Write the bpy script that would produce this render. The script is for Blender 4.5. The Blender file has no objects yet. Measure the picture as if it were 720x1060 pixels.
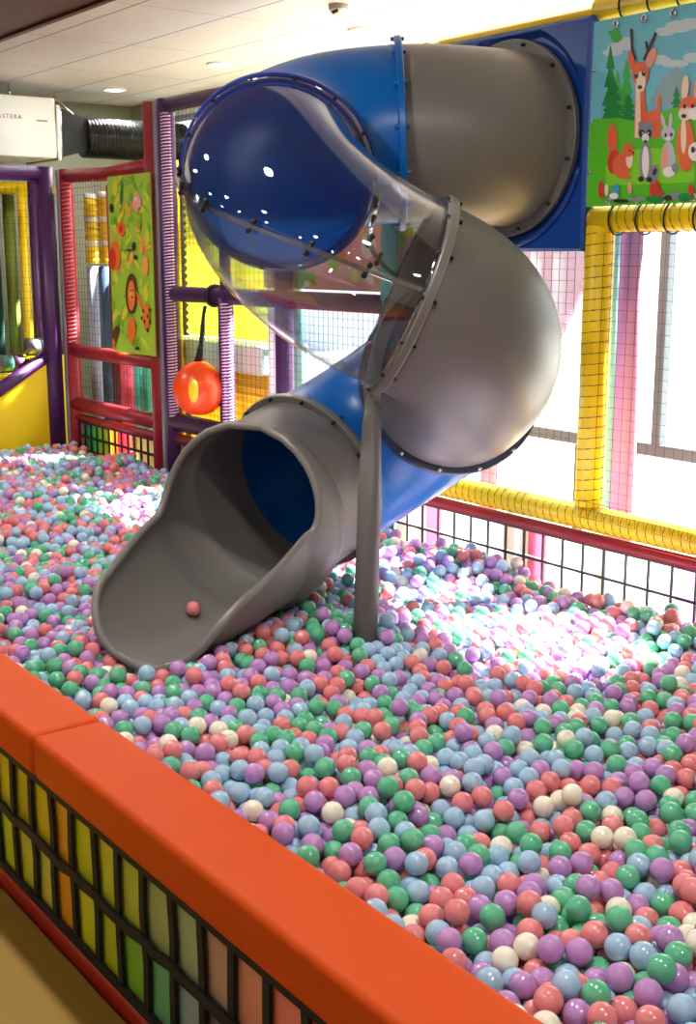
import bpy, math, random
import numpy as np
from mathutils import Vector, Matrix
R=random.Random(7); PI=math.pi
C=bpy.context.scene.collection
# ------------------------------------------------------------------ camera maths
F=1265.0; PITCH=math.atan(266/F); CP,SP=math.cos(PITCH),math.sin(PITCH); YAW=math.radians(53.4)
EYE=1.97; SURF=0.55
def ray(px,py):
    u=(px-360)/F; v=(py-530)/F; fh=CP-v*SP; dn=SP+v*CP
    return (-math.sin(YAW)*fh+math.cos(YAW)*u, math.cos(YAW)*fh+math.sin(YAW)*u, -dn)
def on_y(px,py,y):
    r=ray(px,py); t=y/r[1]; return Vector((r[0]*t,y,r[2]*t+EYE))
cam=bpy.data.cameras.new('camera'); co=bpy.data.objects.new('camera',cam); C.objects.link(co)
cam.sensor_fit='HORIZONTAL'; cam.sensor_width=36; cam.lens=F/720*36; cam.clip_start=.05; cam.clip_end=200
co.location=(0,0,EYE); co.rotation_euler=(PI/2-PITCH,0,YAW)
bpy.context.scene.camera=co
# ------------------------------------------------------------------ materials
def s2l(c): return tuple(((x/12.92) if x<=.04045 else ((x+.055)/1.055)**2.4) for x in c)
def hexc(h): h=h.lstrip('#'); return s2l(tuple(int(h[i:i+2],16)/255 for i in (0,2,4)))
M={}
def mat(name,col,rough=.5,metal=0,bump=0,bscale=40,var=0,vscale=6,spec=.5,coat=0,emit=0,subs=0):
    if name in M: return M[name]
    m=bpy.data.materials.new(name); m.use_nodes=True; nt=m.node_tree; b=nt.nodes['Principled BSDF']
    c=hexc(col) if isinstance(col,str) else col
    b.inputs['Base Color'].default_value=(*c,1); b.inputs['Roughness'].default_value=rough
    b.inputs['Metallic'].default_value=metal; b.inputs['Specular IOR Level'].default_value=spec
    b.inputs['Coat Weight'].default_value=coat; b.inputs['Coat Roughness'].default_value=.1
    if subs:
        b.inputs['Subsurface Weight'].default_value=subs; b.inputs['Subsurface Radius'].default_value=(.02,.02,.02)
    if emit:
        b.inputs['Emission Color'].default_value=(*c,1); b.inputs['Emission Strength'].default_value=emit
    tc=nt.nodes.new('ShaderNodeTexCoord')
    if var:
        n=nt.nodes.new('ShaderNodeTexNoise'); n.inputs['Scale'].default_value=vscale; n.inputs['Detail'].default_value=3
        nt.links.new(tc.outputs['Object'],n.inputs['Vector'])
        mx=nt.nodes.new('ShaderNodeMix'); mx.data_type='RGBA'; nt.links.new(n.outputs['Fac'],mx.inputs['Factor'])
        mx.inputs['A'].default_value=(*[x*(1-var) for x in c],1); mx.inputs['B'].default_value=(*[min(1,x*(1+var)) for x in c],1)
        nt.links.new(mx.outputs['Result'],b.inputs['Base Color'])
    if bump:
        n=nt.nodes.new('ShaderNodeTexNoise'); n.inputs['Scale'].default_value=bscale; n.inputs['Detail'].default_value=4
        nt.links.new(tc.outputs['Object'],n.inputs['Vector'])
        bp=nt.nodes.new('ShaderNodeBump'); bp.inputs['Strength'].default_value=bump; bp.inputs['Distance'].default_value=.01
        nt.links.new(n.outputs['Fac'],bp.inputs['Height']); nt.links.new(bp.outputs['Normal'],b.inputs['Normal'])
    M[name]=m; return m
def clearmat(name,tint,gl=.06,rough=.02,k=.55):
    m=bpy.data.materials.new(name); m.use_nodes=True; nt=m.node_tree
    for n in list(nt.nodes): nt.nodes.remove(n)
    o=nt.nodes.new('ShaderNodeOutputMaterial'); t=nt.nodes.new('ShaderNodeBsdfTransparent'); g=nt.nodes.new('ShaderNodeBsdfGlossy')
    t.inputs['Color'].default_value=(*tint,1); g.inputs['Roughness'].default_value=rough; g.inputs['Color'].default_value=(1,1,1,1)
    lw=nt.nodes.new('ShaderNodeLayerWeight'); lw.inputs['Blend'].default_value=.35
    pw=nt.nodes.new('ShaderNodeMath'); pw.operation='POWER'; pw.inputs[1].default_value=3
    ma=nt.nodes.new('ShaderNodeMath'); ma.operation='MULTIPLY_ADD'; ma.inputs[1].default_value=k; ma.inputs[2].default_value=gl
    nt.links.new(lw.outputs['Facing'],pw.inputs[0]); nt.links.new(pw.outputs[0],ma.inputs[0])
    mx=nt.nodes.new('ShaderNodeMixShader'); nt.links.new(ma.outputs[0],mx.inputs[0]); nt.links.new(t.outputs[0],mx.inputs[1]); nt.links.new(g.outputs[0],mx.inputs[2])
    nt.links.new(mx.outputs[0],o.inputs['Surface']); M[name]=m; return m
blue=mat('blue_plastic','#0765B8',.3,var=.05,bump=.02,bscale=8)
grey=mat('grey_plastic','#797471',.38,var=.05,bump=.02,bscale=8)
clear=clearmat('clear_polycarbonate',(.89,.91,.94),.10,.02,1.0)
glass=clearmat('window_glass',(.96,.98,.98),.03,.01,.4)
orange=mat('orange_vinyl','#D04A05',.55,spec=.2,bump=.12,bscale=5,var=.06)
orange2=mat('orange_vinyl_side','#D8390C',.5,bump=.15,bscale=5,var=.08)
black=mat('black_strap','#120F10',.7,bump=.1)
blackm=mat('black_metal','#151515',.35,metal=.3)
net=mat('black_net_cord','#1B1A1A',.8)
litcord=mat('lit_edge_cord','#E3B9DE',.7)  # post edge lacing; the window highlight is put into the cord colour
purple=mat('purple_vinyl','#431552',.42,bump=.1,bscale=14)
magenta=mat('magenta_vinyl','#B4379A',.42,bump=.1,bscale=14)
red=mat('red_vinyl','#971A26',.42,bump=.1,bscale=14)
yellow=mat('yellow_vinyl','#F2CB00',.42,bump=.1,bscale=14)
yellowp=mat('yellow_panel_vinyl','#F0D010',.45,bump=.25,bscale=4,var=.06)
teal=mat('teal_vinyl','#3FA9A0',.45,bump=.1)
mint=mat('mint_vinyl','#9FE3D2',.45,bump=.1)
pink=mat('pink_vinyl','#E889A8',.45,bump=.1)
greyp=mat('grey_steel_post','#8B8790',.4,metal=.2)
brown=mat('brown_vinyl','#7A2E22',.5)
steel=mat('bright_steel','#C9CBCD',.25,metal=.9)
white=mat('white_paint','#EDEDEA',.5)
limew=mat('lime_cloth','#D9DE3A',.7,var=.1)
# ------------------------------------------------------------------ mesh builder
ORI={}
class MB:
    def __init__(s): s.v=[]; s.f=[]; s.m=[]; s.sm=[]
    def add(s,vs,fs,mi=0,smooth=False):
        n=len(s.v); s.v+= [tuple(x) for x in vs]; s.f+=[tuple(i+n for i in f) for f in fs]; s.m+=[mi]*len(fs); s.sm+=[smooth]*len(fs)
    def box(s,x0,x1,y0,y1,z0,z1,mi=0):
        s.add([(x0,y0,z0),(x1,y0,z0),(x1,y1,z0),(x0,y1,z0),(x0,y0,z1),(x1,y0,z1),(x1,y1,z1),(x0,y1,z1)],
              [(0,3,2,1),(4,5,6,7),(0,1,5,4),(1,2,6,5),(2,3,7,6),(3,0,4,7)],mi)
    def rbox(s,x0,x1,y0,y1,z0,z1,r=.02,axis='x',seg=5,mi=0):
        # box with rounded edges along an axis, plus rounded ends
        a0,a1,b0,b1,c0,c1={'x':(x0,x1,y0,y1,z0,z1),'y':(y0,y1,x0,x1,z0,z1),'z':(z0,z1,x0,x1,y0,y1)}[axis]
        prof=lambda e:[(cx+(r-e)*math.cos(t),cy+(r-e)*math.sin(t)) for (cx,cy,t0) in ((b1-r,c1-r,0),(b0+r,c1-r,PI/2),(b0+r,c0+r,PI),(b1-r,c0+r,1.5*PI)) for t in [t0+PI/2*k/seg for k in range(seg+1)]]
        rows=[]
        for k in range(4): rows.append((a0+r-r*math.cos(PI/2*k/3) if k else a0, r*(1-math.sin(PI/2*k/3))))
        rows+= [(a1-(a-a0),e) for a,e in reversed(rows)]
        vs=[];fs=[];n=4*(seg+1)
        for a,e in rows:
            for b,c in prof(e*.8):
                vs.append({'x':(a,b,c),'y':(b,a,c),'z':(b,c,a)}[axis])
        for i in range(len(rows)-1):
            for j in range(n): fs.append((i*n+j,i*n+(j+1)%n,(i+1)*n+(j+1)%n,(i+1)*n+j))
        fs.append(tuple(range(n))); fs.append(tuple((len(rows)-1)*n+j for j in range(n))[::-1])
        s.add(vs,fs,mi,True)
    def tube(s,pts,r,seg=10,mi=0,cap=True,smooth=True,closed=False):
        pts=[Vector(p) for p in pts]; n=len(pts); rr=r if isinstance(r,(list,tuple)) else [r]*n
        tan=[]
        for i in range(n):
            if closed: t=pts[(i+1)%n]-pts[i-1]
            else: t=pts[min(i+1,n-1)]-pts[max(i-1,0)]
            tan.append(t.normalized())
        u=tan[0].orthogonal().normalized(); vs=[];fs=[]
        for i in range(n):
            u=(u-tan[i]*u.dot(tan[i])).normalized(); w=tan[i].cross(u)
            for j in range(seg):
                a=2*PI*j/seg; vs.append(pts[i]+(u*math.cos(a)+w*math.sin(a))*rr[i])
        for i in range(n if closed else n-1):
            k=(i+1)%n
            for j in range(seg): fs.append((i*seg+j,i*seg+(j+1)%seg,k*seg+(j+1)%seg,k*seg+j))
        if cap and not closed: fs.append(tuple(range(seg))[::-1]); fs.append(tuple((n-1)*seg+j for j in range(seg)))
        s.add(vs,fs,mi,smooth)
    def ball(s,c,r,su=12,sv=8,sc=(1,1,1),mi=0):
        vs=[];fs=[]
        for i in range(sv+1):
            t=PI*i/sv
            for j in range(su):
                a=2*PI*j/su; vs.append((c[0]+r*sc[0]*math.sin(t)*math.cos(a),c[1]+r*sc[1]*math.sin(t)*math.sin(a),c[2]+r*sc[2]*math.cos(t)))
        for i in range(sv):
            for j in range(su): fs.append((i*su+j,(i+1)*su+j,(i+1)*su+(j+1)%su,i*su+(j+1)%su))
        s.add(vs,fs,mi,True)
    def disc(s,c,n,r,h,seg=12,mi=0):
        c=Vector(c);n=Vector(n).normalized(); s.tube([c-n*h/2,c+n*h/2],r,seg,mi,True,False)
    def build(s,name,mats,parent=None,org=None,bevel=0):
        me=bpy.data.meshes.new(name); o=bpy.data.objects.new(name,me); C.objects.link(o)
        if parent is not None: og=ORI[parent.name]; o.parent=parent
        else:
            og=Vector(org) if org is not None else Vector((0,0,0)); o.location=og
        ORI[o.name]=og
        me.from_pydata([(v[0]-og[0],v[1]-og[1],v[2]-og[2]) for v in s.v],[],s.f)
        if not isinstance(mats,(list,tuple)): mats=[mats]
        for m in mats: me.materials.append(m)
        me.polygons.foreach_set('material_index',s.m); me.polygons.foreach_set('use_smooth',s.sm); me.update()
        if bevel:
            b=o.modifiers.new('bevel','BEVEL'); b.width=bevel; b.segments=2; b.limit_method='ANGLE'
        return o
def tag(o,label,cat=None,group=None,kind=None):
    if label: o['label']=label
    if cat: o['category']=cat
    if group: o['group']=group
    if kind: o['kind']=kind
    return o
def thing(name,loc,label,cat,group=None,kind=None):
    o=bpy.data.objects.new(name,None); C.objects.link(o); o.location=loc; ORI[o.name]=Vector(loc); o.empty_display_size=.1
    return tag(o,label,cat,group,kind)
def struct(mb,name,m,**k): o=mb.build(name,m,**k); o['kind']='structure'; return o
def copy_tree(o,loc,label=None,parent=None):
    c=o.copy(); C.objects.link(c)
    if parent is None: c.location=loc
    else: c.parent=parent
    if label: c['label']=label
    for ch in list(o.children): copy_tree(ch,None,None,c)
    return c
# ------------------------------------------------------------------ room shell
YB=3.96
fm=mat('ochre_floor_rubber','#96752A',.55,bump=.1,bscale=60,var=.06,vscale=3)
b=MB(); b.box(-10.6,3,-4,5.4,-.1,0); struct(b,'floor',fm)
# ceiling tiles: white with seams running along the room
def ceiling_mat():
    m=mat('ceiling_tile','#E4DDD8',.6); nt=m.node_tree; bs=nt.nodes['Principled BSDF']
    tc=nt.nodes.new('ShaderNodeTexCoord'); sp=nt.nodes.new('ShaderNodeSeparateXYZ'); nt.links.new(tc.outputs['Object'],sp.inputs[0])
    def seam(out,period,off,w):
        a=nt.nodes.new('ShaderNodeMath'); a.operation='ADD'; a.inputs[1].default_value=off; nt.links.new(out,a.inputs[0])
        p=nt.nodes.new('ShaderNodeMath'); p.operation='PINGPONG'; p.inputs[1].default_value=period/2; nt.links.new(a.outputs[0],p.inputs[0])
        l=nt.nodes.new('ShaderNodeMath'); l.operation='LESS_THAN'; l.inputs[1].default_value=w; nt.links.new(p.outputs[0],l.inputs[0]); return l
    l1=seam(sp.outputs['Y'],.575,-3.86,.006); l2=seam(sp.outputs['X'],1.2,.35,.003)
    mxx=nt.nodes.new('ShaderNodeMath'); mxx.operation='MAXIMUM'; nt.links.new(l1.outputs[0],mxx.inputs[0]); nt.links.new(l2.outputs[0],mxx.inputs[1])
    n=nt.nodes.new('ShaderNodeTexNoise'); n.inputs['Scale'].default_value=30; mp=nt.nodes.new('ShaderNodeMapping'); mp.inputs['Scale'].default_value=(.15,1.6,1)
    nt.links.new(tc.outputs['Object'],mp.inputs[0]); nt.links.new(mp.outputs[0],n.inputs['Vector'])
    c1=nt.nodes.new('ShaderNodeMix'); c1.data_type='RGBA'; nt.links.new(n.outputs['Fac'],c1.inputs['Factor'])
    c1.inputs['A'].default_value=(*hexc('#C4BAB5'),1); c1.inputs['B'].default_value=(*hexc('#DCD3CE'),1)
    c2=nt.nodes.new('ShaderNodeMix'); c2.data_type='RGBA'; nt.links.new(mxx.outputs[0],c2.inputs['Factor']); nt.links.new(c1.outputs['Result'],c2.inputs['A']); c2.inputs['B'].default_value=(*hexc('#6E6864'),1)
    nt.links.new(c2.outputs['Result'],bs.inputs['Base Color'])
    bp=nt.nodes.new('ShaderNodeBump'); bp.inputs['Strength'].default_value=.2; bp.inputs['Distance'].default_value=.005; nt.links.new(n.outputs['Fac'],bp.inputs['Height']); nt.links.new(bp.outputs[0],bs.inputs['Normal'])
    return m
b=MB(); b.box(-10.6,3,3.11,5.4,3.3,3.4); struct(b,'ceiling',ceiling_mat())
brownc=mat('brown_ceiling_wood','#4A1D17',.45,var=.25,vscale=3)
b=MB(); b.box(-10.6,3,-4,3.11,3.3,3.4); b.box(-10.6,3,3.07,3.11,3.285,3.3); struct(b,'trim_1',brownc)
wallm=mat('olive_grey_wall','#7A7D6C',.7,var=.05); wallc=mat('cream_wall','#D8D0C0',.7,var=.04)
b=MB(); b.box(-10.7,-10.6,-4,5.5,-.1,3.4); struct(b,'wall_left',wallm)
b=MB(); b.box(3,3.1,-4,5.5,-.1,3.4); struct(b,'wall_right',wallc)
b=MB(); b.box(-10.6,3,-4.1,-4,-.1,3.4); struct(b,'wall_front',wallc)
WX0,WX1=-8.1,-2.3
b=MB(); b.box(-10.6,-10.3,5.4,5.55,-.1,3.4); b.box(-8.3,WX0,5.4,5.55,-.1,3.4); b.box(-10.3,-8.3,5.4,5.55,-.1,2.85); b.box(-10.3,-8.3,5.4,5.55,3.15,3.4); b.box(WX1,3,5.4,5.55,-.1,3.4); b.box(WX0,WX1,5.4,5.55,3.2,3.4); struct(b,'wall_back',wallm)
# window: frame with mullions above a transom
alum=mat('grey_aluminium','#5E6468',.4,metal=.4)
b=MB(); yw0,yw1=5.42,5.48
b.box(WX0,WX1,yw0,yw1,0,.06); b.box(WX0,WX1,yw0,yw1,3.14,3.2); b.box(WX0,WX0+.06,yw0,yw1,0,3.2); b.box(WX1-.06,WX1,yw0,yw1,0,3.2)
b.box(WX0,WX1,yw0,yw1,.86,.93)
for x in (-3.2,-4.42,-5.64,-6.86): b.box(x-.03,x+.03,yw0,yw1,.93,3.14)
for x in (-5.0,): b.box(x-.02,x+.02,yw0,yw1,.06,.86)
wf=struct(b,'window_1',alum,bevel=.006)
b=MB(); b.box(WX0+.06,WX1-.06,5.447,5.453,.06,3.14); pane=b.build('window_pane',glass,wf)
b=MB(); b.box(-10.3,-8.3,5.42,5.48,2.85,2.88); b.box(-10.3,-8.3,5.42,5.48,3.10,3.15); b.box(-9.33,-9.27,5.42,5.48,2.88,3.1); w2=struct(b,'window_2',alum)
b=MB(); b.box(-10.3,-8.3,5.447,5.453,2.88,3.1); b.build('window_pane',glass,w2)
# outside
outg=mat('outdoor_paving','#8F8D86',.8,var=.08)
b=MB(); b.box(-22,8,5.6,30,-.2,-.1); struct(b,'ground',outg)
t=thing('roadside_banner',(-6.9,7.6,-.1),'pale pink printed banner on white poles standing outside the window','banner')
b=MB(); b.add([(x,y,z) for y in (7.58,7.62) for x,z in ((-8.0,1.1),(-7.35,1.1),(-6.98,1.75),(-6.98,3.3),(-8.0,3.3))],[(0,1,2,3,4),(9,8,7,6,5)]+[(i,(i+1)%5,5+(i+1)%5,5+i) for i in range(5)][::1]); b.build('banner_sheet',mat('pale_pink_print','#86697C',.8,var=.06),t)
for xx in (-6.94,-8.04):
    b=MB(); b.tube([(xx,7.6,-.1),(xx,7.6,3.4)],.04); b.build('banner_pole',white,t)
# ------------------------------------------------------------------ lamps
def downlight(name,loc,label,group,power):
    t=thing(name,loc,label,'ceiling light',group)
    b=MB(); n=28; x,y,z=loc
    b.tube([(x+.085*math.cos(2*PI*k/n),y+.085*math.sin(2*PI*k/n),z-.006) for k in range(n)],.012,8,closed=True); b.build('trim_ring',white,t)
    b=MB(); b.disc((x,y,z-.006),(0,0,1),.078,.008,28); b.build('diffuser',mat('lamp_diffuser',(1,.97,.93),.5,emit=22),t)
    l=bpy.data.lights.new('lamp_light','AREA'); l.shape='DISK'; l.size=.15; l.energy=power; l.color=(1,.95,.88)
    lo=bpy.data.objects.new('lamp_light',l); C.objects.link(lo); lo.parent=t; lo.location=(0,0,-.02)
    return t
d0=downlight('downlight',(-9.56,4.72,3.3),'round recessed downlight farthest left, above the black duct','white tile ceiling downlights',33)
copy_tree(d0,(-7.88,4.72,3.3),'round recessed downlight in the middle of the white ceiling, left of the blue tube top')
copy_tree(d0,(-6.20,4.72,3.3),'round recessed downlight just above the top of the blue slide elbow')
copy_tree(d0,(-4.5,4.72,3.3),'round recessed downlight behind the top of the slide')
dim_lamp=next(h for h in d0.children if h.type=='LIGHT').data.copy(); dim_lamp.energy=9
for i,y in enumerate((1.7,-.6,-2.6)):
    for j,x in enumerate((-8.2,-6,-3.8,-1.6,.6)):
        c_=copy_tree(d0,(x,y,3.3),'round recessed downlight in the dark brown ceiling over pit and walkway')
        c_['group']='dark ceiling downlights'
        if i:
            for h in c_.children:
                if h.type=='LIGHT': h.data=dim_lamp
# ceiling camera
t=thing('security_camera',(-5.70,4.17,3.3),'small white dome camera with two dark eyes on the ceiling','camera')
b=MB(); b.tube([(-5.7,4.17,3.3),(-5.7,4.17,3.275)],.055,24); b.build('mount',mat('camera_grey','#9A9896',.5),t)
b=MB(); b.ball((-5.7,4.17,3.275),.05,20,12,(1,1,.75)); b.build('dome',white,t)
for dx in (-.004,.03):
    b=MB(); b.ball((-5.685+dx,4.128-dx*.2,3.258),.011,10,8); b.build('lens',blackm,t)
# ------------------------------------------------------------------ sun and sky
w=bpy.data.worlds.new('world'); bpy.context.scene.world=w; w.use_nodes=True
bg=w.node_tree.nodes['Background']; bg.inputs[0].default_value=(.93,.97,1,1); bg.inputs[1].default_value=2.9
sun=bpy.data.lights.new('sun','SUN'); sun.energy=78; sun.angle=.03; sun.color=(1,.98,.94)
so=bpy.data.objects.new('sun',sun); C.objects.link(so)
so.rotation_euler=Vector((-.2,-1,-1.03)).to_track_quat('-Z','Y').to_euler()
# ------------------------------------------------------------------ padded frames
def post(x,z0,z1,m,parent,r=.05,y=YB,name='padded_post'):
    b=MB(); b.tube([(x,y,z0),(x,y,z0+.004),(x,y,z1-.004),(x,y,z1)],[r*.9,r,r,r*.9],18); return b.build(name,m,parent)
def rail(x0,x1,z,m,parent,r=.045,y=YB,name='padded_rail'):
    b=MB(); b.tube([(x0,y,z),(x1,y,z)],r,18); return b.build(name,m,parent)
def lacing(p0,p1,r,m,parent,pitch=.05,th=.0028,name='lacing'):
    p0=Vector(p0);p1=Vector(p1);d=p1-p0;L=d.length;d.normalize();u=d.orthogonal().normalized();w_=d.cross(u);n=int(L/pitch*10)
    b=MB(); b.tube([p0+d*(L*k/n)+(u*math.cos(2*PI*k/10)+w_*math.sin(2*PI*k/10))*(r+th) for k in range(n+1)],th,4); return b.build(name,m,parent)
def netting(x0,x1,z0,z1,y,parent,cell=.045,r=.0012,m=None,name='netting'):
    b=MB(); nx=max(1,round((x1-x0)/cell)); nz=max(1,round((z1-z0)/cell))
    for i in range(nx+1):
        x=x0+(x1-x0)*i/nx; b.tube([(x,y,z0),(x,y,z1)],r,4,smooth=False)
    for k in range(nz+1):
        z=z0+(z1-z0)*k/nz; b.tube([(x0,y,z),(x1,y,z)],r,4,smooth=False)
    return b.build(name,m or net,parent)
def cellgrid(x0,x1,z0,z1,y,nx,nz,w_,parent,wav=0,sag=0,rnd=None,m=None):
    b=MB()
    def bar(pts,wd):
        for p,q in zip(pts[:-1],pts[1:]):
            p=Vector(p);q=Vector(q);d=(q-p).normalized();s_=Vector((d.z,0,-d.x))*wd/2;tk=Vector((0,.005,0))
            vs=[p-s_-tk,p+s_-tk,q+s_-tk,q-s_-tk,p-s_+tk,p+s_+tk,q+s_+tk,q-s_+tk]
            b.add(vs,[(0,1,2,3),(7,6,5,4),(0,4,5,1),(1,5,6,2),(2,6,7,3),(3,7,4,0)])
    rr=rnd or R
    for i in range(nx+1):
        x=x0+(x1-x0)*i/nx; j=[rr.uniform(-wav,wav) for _ in range(4)]
        bar([(x+(j[k] if 0<k<3 else 0),y,z0+(z1-z0)*k/3) for k in range(4)],w_)
    for k in range(nz+1):
        z=z0+(z1-z0)*k/nz; m_=nx*2
        bar([(x0+(x1-x0)*i/m_,y-.006,z+(rr.uniform(-sag,sag) if 0<k<nz else 0)) for i in range(m_+1)],w_*1.15)
    return b.build('strap_grid',m or black,parent)
def cloth(c):
    n='cell_'+c
    if n in M: return M[n]
    m=mat(n,c,.5,var=.05); nt=m.node_tree; bs=nt.nodes['Principled BSDF']; tr=nt.nodes.new('ShaderNodeBsdfTranslucent'); tr.inputs[0].default_value=(*hexc(c),1)
    mx=nt.nodes.new('ShaderNodeMixShader'); mx.inputs[0].default_value=.5; out=[q for q in nt.nodes if q.type=='OUTPUT_MATERIAL'][0]
    nt.links.new(bs.outputs[0],mx.inputs[1]); nt.links.new(tr.outputs[0],mx.inputs[2]); nt.links.new(mx.outputs[0],out.inputs['Surface']); return m
def colour_cells(x0,x1,z0,z1,y,nx,nz,parent,pick,solid=False):
    dx=(x1-x0)/nx;dz=(z1-z0)/nz
    for i in range(nx):
        for k in range(nz):
            c=pick(i,k)
            if c is None: continue
            b=MB(); b.box(x0+i*dx+.002,x0+(i+1)*dx-.002,y,y+.006,z0+k*dz+.002,z0+(k+1)*dz-.002)
            b.build('coloured_cell',mat('solid_'+c,c,.45,var=.05) if solid else cloth(c),parent)
# --- red bay (far left of the back wall)
t=thing('red_play_frame',(-8.2,YB,0),'red padded play frame with netting at the far left of the back wall','play frame')
post(-8.88,.0,2.6,red,t); post(-7.50,0,2.95,red,t,.055)
b=MB(); b.tube([(-8.88,YB,2.55),(-8.2,YB,2.53),(-7.5,YB,2.55)],.05,18); b.build('padded_rail',red,t)
rail(-8.88,-7.5,1.25,red,t,.05); rail(-8.88,-7.5,.84,red,t,.055); rail(-8.88,-7.5,.735,red,t,.03); rail(-8.88,-7.5,.47,red,t,.03)
netting(-8.83,-8.2,1.3,2.5,YB-.045,t,.05); netting(-8.83,-7.55,.89,1.2,YB-.045,t,.05)
lacing((-8.85,YB-.02,1.3),(-8.85,YB-.02,2.5),.03,mat('rose_cord','#E07080',.7),t,.03,.004)
cols=['#5F7D71','#3E9A78','#6BAA50','#93B02F','#A9AA44','#C58B4A','#B44858','#CC5A6A','#C7A58A','#D9D2A8','#DFE0BE','#D0D6AF']
colour_cells(-8.82,-7.58,.49,.71,YB+.01,12,2,t,lambda i,k:'#'+''.join('%02X'%min(255,int(int(cols[i][q:q+2],16)*1.2)) for q in (1,3,5)))
cellgrid(-8.82,-7.58,.49,.71,YB-.01,12,2,.016,t)
# grey steel corner posts
for x,l in ((-8.99,'slim grey steel post between the purple corner frame and red play frame'),(-7.41,'slim grey steel post between red play frame and purple play frame')):
    b=MB(); b.rbox(x-.022,x+.022,YB-.03,YB+.03,0,2.95 if x>-8 else 2.6,.012,'z'); tag(b.build('steel_post',greyp,org=(x,YB,0)),l,'post')
# --- purple bay
t=thing('purple_play_frame',(-6.6,YB,0),'tall purple padded play frame with netting left of the slide','play frame')
post(-7.30,0,2.95,purple,t,.058); post(-6.60,.8,1.72,purple,t,.05); post(-5.95,0,2.95,purple,t,.055); post(-6.60,1.72,2.9,purple,t,.035)
rail(-7.34,-4.7,2.91,purple,t,.045); rail(-7.3,-4.98,1.72,purple,t,.05); rail(-7.3,-4.95,.87,purple,t,.06)
rail(-7.3,-4.95,.76,red,t,.03); rail(-7.3,-4.95,.47,red,t,.03)
lacing((-7.26,YB-.025,.9),(-7.26,YB-.025,2.86),.026,litcord,t,.02,.005); lacing((-6.56,YB-.02,.9),(-6.56,YB-.02,1.68),.03,litcord,t,.02,.005)
netting(-7.25,-6.62,1.77,2.86,YB-.04,t,.05); netting(-7.25,-6.65,.92,1.68,YB-.04,t,.05); netting(-6.56,-6.0,.92,1.68,YB-.04,t,.05); netting(-6.56,-6.0,1.77,2.86,YB-.04,t,.05)
netting(-5.9,-3.66,.92,1.68,YB-.045,t,.045); netting(-4.75,-3.66,1.72,2.1,YB-.045,t,.045)
pc=['#C98ACB','#D7A0D4','#D9B3DA','#E2C2DE']
colour_cells(-7.24,-6.0,.49,.73,YB+.01,10,2,t,lambda i,k:pc[(i+k)%4])
cellgrid(-7.24,-5.0,.49,.73,YB-.012,18,2,.014,t)
post(-4.98,.0,2.95,teal,t,.045)
# --- yellow bay on the right
t=thing('yellow_play_frame',(-3.0,YB,0),'bright yellow padded play frame with black netting right of the slide','play frame')
post(-3.57,.9,2.09,yellow,t,.062); rail(-4.9,-2.0,.845,yellow,t,.055,name='padded_rail'); rail(-3.62,-2.0,2.115,yellow,t,.055); rail(-3.62,-2.0,2.94,yellow,t,.05); rail(-4.6,-3.62,2.935,yellow,t,.018)
rail(-4.9,-2.0,.752,red,t,.03)
lacing((-3.57,YB,.9),(-3.57,YB,2.06),.062,net,t,.045,.0016); lacing((-3.5,YB,2.115),(-2,YB,2.115),.055,net,t,.045,.0016); lacing((-4.8,YB,.845),(-2,YB,.845),.055,net,t,.045,.0016)
netting(-3.5,-2.0,.9,2.06,YB-.05,t,.045,.0009); netting(-3.57,-2.0,.86,.93,YB-.064,t,.045,.001)
cellgrid(-4.92,-2.0,.47,.73,YB-.012,24,2,.009,t,m=mat('lit_grid_cord','#4A484C',.7)); rail(-3.62,-2.0,.45,pink,t,.02)  # grid cord drawn grey: its bright lighting is painted into the colour
colour_cells(-4.92,-2.0,.47,.73,YB+.012,24,2,t,lambda i,k:{8:'#E8A0B8',2:'#E8A0B8',15:'#D8C0E8',20:'#E8A0B8'}.get(i,'#F0EEEA'))

# --- left frame on the plane X=-9
t=thing('purple_corner_frame',(-9.05,3.2,0),'dark purple padded frame with sloping rail at the left end of the pit','play frame')
X=-9.05
def ytube(pts,m,parent,r,name='padded_rail'):
    b=MB(); b.tube(pts,r,16); return b.build(name,m,parent)
ytube([(X,3.86,0),(X,3.86,2.62)],purple,t,.07,'padded_post')
ytube([(X,1.3,2.58),(X,3.86,2.57)],purple,t,.055)
ytube([(X,1.9,.05),(X,3.4,.955),(X,3.82,1.21)],purple,t,.05,'sloping_rail')
ytube([(X,1.4,0),(X,1.4,2.6)],purple,t,.06,'padded_post')
b=MB(); b.add([(X+.02,1.95,.1),(X+.02,3.8,.1),(X+.02,3.8,1.2),(X-.02,1.95,.1),(X-.02,3.8,.1),(X-.02,3.8,1.2)],[(0,1,2),(5,4,3),(0,3,4,1),(1,4,5,2),(2,5,3,0)])
tag(b.build('yellow_panel',yellowp,t),'yellow wrinkled vinyl panel')
b=MB()
for k in range(int(2.45/.05)):
    y=1.45+k*.05; z0=max(.1,.1+(y-1.95)*.6); b.tube([(X,y,z0),(X,y,2.53)],.0011,4,smooth=False)
for k in range(49):
    z=.1+k*.05; y1=min(3.8,1.95+(z-.1)/.6); b.tube([(X,1.45,z),(X,3.8 if z>1.2 else y1,z)],.0011,4,smooth=False)
b.build('netting',net,t)
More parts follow.
